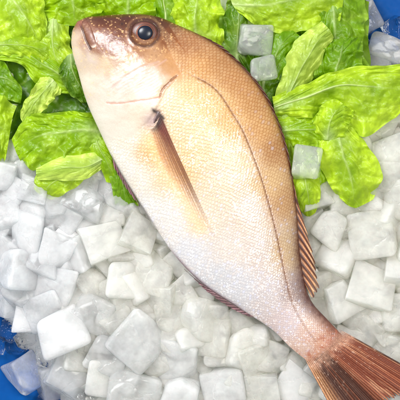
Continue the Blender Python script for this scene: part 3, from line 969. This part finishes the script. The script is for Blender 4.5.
leaf('lettuce leaf with a pale midrib pointing to the right edge', [(272, 96, 50), (300, 86, 58), (330, 74, 60), (364, 66, 62), (416, 60, 58)], [(274, 108, 54), (304, 97, 64), (336, 86, 68), (370, 88, 68), (414, 92, 60)], [(276, 120, 50), (306, 118, 56), (336, 116, 58), (366, 136, 56), (396, 118, 54)], G2, 5.0, 2.6, 8, up=9, seed=23, pale=0.35, rib=1.3, lobes=0.10)
leaf('small crumpled lettuce leaf in the middle of the right bunch', [(318, 140, 56), (314, 122, 64), (320, 106, 68), (336, 98, 66)], [(328, 140, 60), (330, 124, 72), (336, 112, 74), (346, 106, 70)], [(344, 142, 54), (348, 130, 62), (352, 120, 64), (354, 110, 62)], G2, 4.0, 2.0, 8, up=9, seed=24, pale=0.6)
leaf('mid green lettuce leaf under the crumpled one by the fish\'s back', [(270, 118, 48), (292, 116, 54), (314, 114, 56), (336, 118, 52)], [(272, 132, 50), (294, 130, 58), (316, 130, 60), (338, 134, 54)], [(278, 146, 46), (296, 146, 52), (316, 148, 54), (338, 152, 50)], G0, 3, 2, 8, up=9, seed=25)
leaf('rounded lettuce leaf hanging down over the ice right of the fish', [(318, 132, 52), (318, 156, 56), (328, 184, 54), (346, 204, 46)], [(336, 126, 56), (344, 152, 64), (350, 180, 60), (356, 208, 48)], [(350, 124, 52), (368, 148, 56), (382, 174, 52), (372, 200, 46)], G2, 2.4, 1.8, 8, up=9, seed=26, pale=0.35, lobes=0.06)
leaf('small rounded lettuce leaf touching the back fin', [(290, 166, 50), (290, 184, 54), (294, 202, 52), (304, 215, 46)], [(302, 164, 54), (306, 182, 60), (308, 198, 58), (310, 217, 48)], [(316, 168, 50), (320, 184, 54), (321, 198, 52), (316, 212, 46)], G2, 1.8, 1.4, 6, up=9, seed=27, pale=0.4, lobes=0.05)

leaf('lettuce leaf running down along the fish\'s back under a clear ice cube', [(272, 108, 50), (280, 138, 54), (287, 164, 54), (294, 192, 50)], [(288, 110, 54), (298, 140, 58), (303, 166, 58), (308, 192, 52)], [(314, 116, 52), (324, 142, 54), (328, 164, 54), (324, 188, 50)], G0, 2.5, 1.8, 7, seed=28, up=3)
leaf('short ruffled lettuce leaf between the pale upright leaf and the blue corner', [(318, 96, 54), (314, 76, 60), (318, 54, 64), (328, 40, 62)], [(334, 98, 56), (336, 76, 64), (340, 54, 68), (346, 38, 64)], [(352, 94, 52), (360, 76, 56), (364, 56, 58), (362, 38, 56)], G1, 5, 2.2, 9, seed=29, pale=0.6)
leaf('small curled lettuce leaf tucked against the fish\'s chin', [(58, 62, 56), (60, 76, 62), (68, 92, 62), (82, 104, 56)], [(70, 54, 60), (72, 70, 68), (80, 86, 68), (92, 100, 60)], [(84, 50, 54), (86, 66, 58), (92, 82, 58), (100, 96, 54)], G3, 4.5, 2.0, 9, seed=30)  # darkest green paints the shadow here into the leaf colour
leaf('narrow shaded lettuce leaf rising along the fish\'s back beside the pale cubes', [(236, 66, 48), (244, 54, 52), (246, 40, 54), (242, 24, 52)], [(262, 100, 50), (262, 84, 56), (268, 62, 58), (276, 40, 56)], [(280, 112, 48), (284, 92, 52), (286, 72, 54), (290, 50, 52)], G3, 4, 2.0, 8, seed=31)  # dark tone paints the gap's shade along the back into the colour
leaf('ruffled lettuce leaf rim under the broad top left leaf', [(-20, 58, 54), (6, 56, 58), (26, 58, 58), (44, 66, 54)], [(-20, 46, 58), (8, 44, 64), (30, 46, 64), (50, 54, 58)], [(-20, 34, 54), (8, 32, 56), (32, 34, 56), (54, 42, 54)], G2, 5, 2.0, 9, seed=32, pale=0.7)

# ------------------------------------------------------------------ ice
def side_dist(x, y, a, b):
    """signed distance to the line a-b, positive on its left (y down)"""
    dx, dy = b[0] - a[0], b[1] - a[1]
    return ((x - a[0]) * dy - (y - a[1]) * dx) / math.hypot(dx, dy)


def pile(x, y):
    """height of the ice heap in mm"""
    d1 = side_dist(x, y, (-12, 338), (46, 412))
    d2 = -side_dist(x, y, (338, -30), (392, 62))
    d3 = (y - 46) * 0.9 + 0.15 * (x - 380)
    d2 = np.maximum(d2, d3)
    d = np.minimum(d1, d2)
    return 46 * smooth(-4, 75, d)


def bed():
    n = 230
    gx = np.linspace(-70, 470, n)
    Xb, Yb = np.meshgrid(gx, gx, indexing='ij')
    seeds = rng.uniform(-80, 480, (520, 2))
    tilt = rng.normal(0, 0.30, (520, 2))
    off = rng.normal(0, 4.0, 520)
    bestd = np.full(Xb.shape, 1e9)
    hh = np.zeros(Xb.shape)
    for (sx, sy), tl_, of in zip(seeds, tilt, off):
        d = np.maximum(np.abs(Xb - sx), np.abs(Yb - sy)) + 0.5 * np.hypot(Xb - sx, Yb - sy)
        m = d < bestd
        bestd = np.where(m, d, bestd)
        hh = np.where(m, of + tl_[0] * (Xb - sx) + tl_[1] * (Yb - sy), hh)
    H = pile(Xb, Yb)
    rim = smooth(0, 40, np.minimum(np.minimum(Xb + 70, 470 - Xb), np.minimum(Yb + 70, 470 - Yb)))
    Zb = np.where(H > 14, np.maximum((H - 11 + hh) * rim, -4), -4) - 1.0
    o = make_mesh('crushed_ice', PA(Xb, Yb, Zb / 1000.0), grid_faces(n, n)[:, ::-1], M_BED, smooth_shade=True)
    tag(o, 'bed of broken ice filling the gaps under the cubes', 'ice', kind='stuff')


bed()


def ice_mesh(seed, shape):
    r = random.Random(seed)
    bm = bmesh.new()
    bmesh.ops.create_cube(bm, size=1.0)
    for v in bm.verts:
        v.co += Vector((r.uniform(-1, 1), r.uniform(-1, 1), r.uniform(-1, 1))) * (0.13 if shape != 'shard' else 0.18)
    ncut = {'cube': r.choice((0, 1, 1, 2)), 'round': 4, 'shard': 4}[shape]
    for k in range(ncut):
        n = Vector((r.choice((-1, 1)) * r.uniform(.3, 1), r.choice((-1, 1)) * r.uniform(.3, 1), r.uniform(-1, 1))).normalized()
        g = bmesh.ops.bisect_plane(bm, geom=bm.verts[:] + bm.edges[:] + bm.faces[:], plane_co=n * r.uniform(0.46, 0.60), plane_no=n, clear_outer=True)
        edges = [e for e in bm.edges if e.is_boundary]
        if edges:
            bmesh.ops.holes_fill(bm, edges=edges, sides=0)
    bmesh.ops.remove_doubles(bm, verts=bm.verts[:], dist=0.03)
    bmesh.ops.recalc_face_normals(bm, faces=bm.faces[:])
    bmesh.ops.bevel(bm, geom=bm.edges[:] + bm.verts[:], offset={'cube': r.uniform(.07, .14), 'round': 0.17, 'shard': 0.03}[shape], segments=4, profile=0.5, affect='EDGES', clamp_overlap=True)
    bmesh.ops.triangulate(bm, faces=[f for f in bm.faces if len(f.verts) > 4])
    long = [e for e in bm.edges if e.calc_length() > 0.22]
    bmesh.ops.subdivide_edges(bm, edges=long, cuts=3, use_grid_fill=True)
    ph = [r.uniform(0, 6) for _ in range(6)]
    for v in bm.verts:
        c = v.co
        d = 0.012 * (math.sin(c.x * 5 + ph[0]) * math.sin(c.y * 5.5 + ph[1]) + math.sin(c.y * 6 + ph[2]) * math.sin(c.z * 5 + ph[3]) + math.sin(c.z * 7 + ph[4]) * math.sin(c.x * 6 + ph[5]))
        v.co = c * (1 + d)
    bmesh.ops.recalc_face_normals(bm, faces=bm.faces[:])
    me = bpy.data.meshes.new('ice_cube')
    bm.to_mesh(me)
    bm.free()
    me.polygons.foreach_set('use_smooth', np.ones(len(me.polygons), dtype=bool))
    try:
        me.set_sharp_from_angle(angle=math.radians(50))
    except Exception:
        pass
    return me


MATS = {'milky': M_ICE, 'creamy': M_ICE_WARM, 'clear': M_ICE_CLEAR, 'bluish': M_ICE_BLUE}
VARIANTS = {}
for sh, cnt in (('cube', 14), ('round', 4), ('shard', 6)):
    for mn in MATS:
        for k in range(cnt):
            if mn in ('clear', 'bluish') and k >= 4:
                continue
            me = ice_mesh(100 + k * 7 + len(sh), sh)
            me.materials.append(MATS[mn])
            VARIANTS.setdefault((sh, mn), []).append(me)

CUBES = []      # (object, x, y, shape, look)


def cube(x, y, w, h, rot, z=None, look='milky', shape='cube', tilt=0.28, thick=None):
    me = random.choice(VARIANTS[(shape, look)])
    o = bpy.data.objects.new('ice_cube', me)
    COL.objects.link(o)
    t = thick or 0.5 * (w + h) * random.uniform(0.75, 1.0)
    if z is None:
        z = max(float(pile(np.array(x), np.array(y))) - 6, 0.42 * t) + random.uniform(-3, 5)
    o.location = P(x, y, z / 1000.0)
    o.rotation_euler = Euler((random.gauss(0, tilt), random.gauss(0, tilt), math.radians(-rot)))
    k = (CAM_H - z / 1000.0) / (CAM_H - FOCUS_Z)
    o.scale = (w * k / 1000.0, h * k / 1000.0, t / 1000.0)
    CUBES.append((o, x, y, shape, look, w))
    return o


# the cubes one can make out in the photograph: x, y, width, height, turn, look, shape
TRACED = [
    (35, 191, 32, 28, 12, 'milky', 'cube'), (86, 201, 44, 42, 20, 'bluish', 'round'), (7, 213, 32, 40, -8, 'milky', 'cube'), (28, 230, 34, 42, 14, 'milky', 'cube'),
    (57, 250, 36, 42, 18, 'milky', 'cube'), (64, 218, 34, 36, 35, 'milky', 'cube'), (101, 244, 46, 40, -20, 'creamy', 'cube'), (18, 268, 44, 46, 8, 'milky', 'cube'),
    (57, 290, 44, 42, 10, 'milky', 'cube'), (122, 281, 38, 42, 4, 'creamy', 'cube'), (157, 273, 38, 44, 8, 'creamy', 'cube'), (62, 331, 52, 46, -22, 'milky', 'cube'),
    (94, 313, 42, 40, 24, 'bluish', 'cube'), (140, 340, 50, 50, 36, 'milky', 'cube'), (110, 354, 42, 42, 20, 'bluish', 'cube'), (70, 372, 44, 54, 28, 'bluish', 'round'),
    (26, 374, 34, 40, -28, 'bluish', 'cube'), (13, 303, 34, 26, -10, 'bluish', 'cube'), (8, 330, 22, 20, 30, 'clear', 'shard'), (28, 336, 22, 26, 50, 'clear', 'shard'),
    (-6, 344, 24, 22, 10, 'clear', 'shard'), (14, 346, 18, 16, 20, 'clear', 'shard'), (44, 356, 18, 22, 10, 'clear', 'shard'), (92, 394, 30, 30, 15, 'clear', 'cube'), (48, 398, 24, 26, 40, 'clear', 'shard'),
    (180, 357, 44, 46, 12, 'milky', 'cube'), (134, 389, 54, 40, 14, 'bluish', 'cube'), (196, 316, 40, 42, 14, 'creamy', 'cube'), (172, 316, 38, 38, -14, 'creamy', 'cube'),
    (212, 336, 38, 44, 8, 'creamy', 'cube'), (243, 350, 46, 46, 10, 'creamy', 'cube'), (222, 384, 44, 40, -12, 'milky', 'cube'), (180, 392, 42, 38, 20, 'milky', 'cube'),
    (290, 384, 40, 42, 30, 'milky', 'cube'), (262, 388, 36, 36, -6, 'creamy', 'cube'), (272, 356, 32, 36, 20, 'creamy', 'cube'), (134, 236, 36, 38, 26, 'creamy', 'cube'), (112, 218, 34, 30, -14, 'creamy', 'cube'),
    (340, 258, 40, 42, 20, 'creamy', 'cube'), (376, 233, 46, 46, -14, 'creamy', 'cube'), (366, 290, 50, 46, 16, 'creamy', 'cube'), (338, 300, 42, 38, -20, 'creamy', 'cube'), (398, 270, 40, 44, 10, 'creamy', 'cube'),
    (396, 312, 44, 42, -10, 'creamy', 'cube'), (330, 226, 36, 38, 30, 'creamy', 'cube'), (400, 196, 44, 40, 12, 'creamy', 'cube'), (392, 156, 42, 40, -16, 'creamy', 'cube'), (364, 330, 36, 34, 30, 'creamy', 'cube'),
    (346, 200, 36, 34, 10, 'creamy', 'cube'), (312, 196, 34, 32, -10, 'creamy', 'cube'), (390, 346, 34, 30, 12, 'creamy', 'cube'),
    (358, 2, 22, 24, 20, 'bluish', 'shard'), (366, 16, 26, 34, -35, 'bluish', 'cube'), (352, 34, 26, 28, 10, 'bluish', 'cube'), (386, 48, 36, 26, 24, 'bluish', 'cube'), (398, 34, 24, 34, -20, 'clear', 'shard'), (374, 66, 34, 26, 8, 'bluish', 'cube'), (402, 64, 30, 28, -8, 'bluish', 'cube'),
    (2, 174, 36, 36, 10, 'milky', 'cube'), (120, 196, 30, 30, 24, 'milky', 'cube'),
]
for (x, y, w, h, rot, lk, sh) in TRACED:
    cube(x, y, w * 0.95, h * 0.95, rot, None, lk, sh, 0.20 if lk != 'clear' else 0.5)
# two greenish-white cubes lying among the right-hand leaves
cube(255, 40, 36, 32, 4, 54, 'bluish', 'cube', 0.08, 26)
cube(262, 69, 27, 25, -8, 60, 'bluish', 'cube', 0.08, 22)
cube(306, 162, 28, 32, 4, 71, 'bluish', 'cube', 0.08, 22)

# the rest of the heap, sunk a little lower, wherever the cubes above leave a gap
def under_fish(x, y):
    a, c = (x - 72) * 0.62 + (y - 37) * 0.784, (x - 72) * 0.784 - (y - 37) * 0.62
    lo, hi = np.interp(a, ua, (Vx - 72) * 0.784 - (Vy - 37) * 0.62), np.interp(a, ua, (Dx - 72) * 0.784 - (Dy - 37) * 0.62)
    return -5 < a < 404 and lo + 14 < c < hi - 14


pts = []
tries = 0
while tries < 6000:
    tries += 1
    x, y = random.uniform(-50, 450), random.uniform(-50, 450)
    H = float(pile(np.array(x), np.array(y)))
    if H < 13 or under_fish(x, y) or (x > 345 and y < 45):
        continue
    if (y < 150 and x < 110) or (y < 120 and 110 <= x < 350):
        continue                                     # wholly under the lettuce
    near = min([math.hypot(x - c[1], y - c[2]) for c in CUBES] or [99])
    if near < 17.0:
        continue
    lk = 'creamy' if x + 0.55 * y > 235 else 'milky'  # right-hand ice carries the warm light in its tint
    if H < 26:
        lk = random.choice(('bluish', 'clear', 'bluish'))
    s = random.uniform(27, 37)
    cube(x, y, s, s * random.uniform(0.85, 1.15), random.uniform(0, 90), max(H - 8, 10) + random.uniform(-3, 3), lk, 'cube', 0.3)

# labels: row out from the fish and place along the row
def fish_gap(x, y):
    dv, tv = dist_poly(np.array([x]), np.array([y]), np.stack([Vx, Vy], -1)[::12])
    dd, td = dist_poly(np.array([x]), np.array([y]), np.stack([Dx, Dy], -1)[::12])
    return ('belly', dv[0], tv[0]) if dv[0] < dd[0] else ('back', dd[0], td[0])


ORD = ['first', 'second', 'third', 'fourth', 'fifth', 'sixth', 'seventh', 'eighth', 'ninth', 'tenth', 'eleventh', 'twelfth', 'thirteenth', 'fourteenth',
       'fifteenth', 'sixteenth', 'seventeenth', 'eighteenth', 'nineteenth', 'twentieth']
rows = {}
for c in CUBES:
    sd, d, t = fish_gap(c[1], c[2])
    rows.setdefault((sd, int(d // 36)), []).append((t, c))
for (sd, r), lst in rows.items():
    lst.sort(key=lambda q: q[0])
    for k, (t, c) in enumerate(lst):
        o, x, y, sh, lk, w = c
        look = {'milky': 'milky white', 'creamy': 'cream-tinted cloudy', 'clear': 'glassy clear', 'bluish': 'bluish translucent'}[lk]
        noun = {'cube': 'ice cube', 'round': 'rounded ice cube', 'shard': 'ice chip'}[sh]
        rowt = 'row nearest the fish\'s ' + sd if r == 0 else '%s row out from the fish\'s %s' % (ORD[r], sd)
        place = ORD[k] + ' from the head' if k < (len(lst) + 1) // 2 else ORD[min(len(lst) - 1 - k, 19)] + ' from the tail'
        tag(o, '%s %s, %s, %s' % (look, noun, rowt, place), 'ice cube', 'ice cubes heaped round the fish')
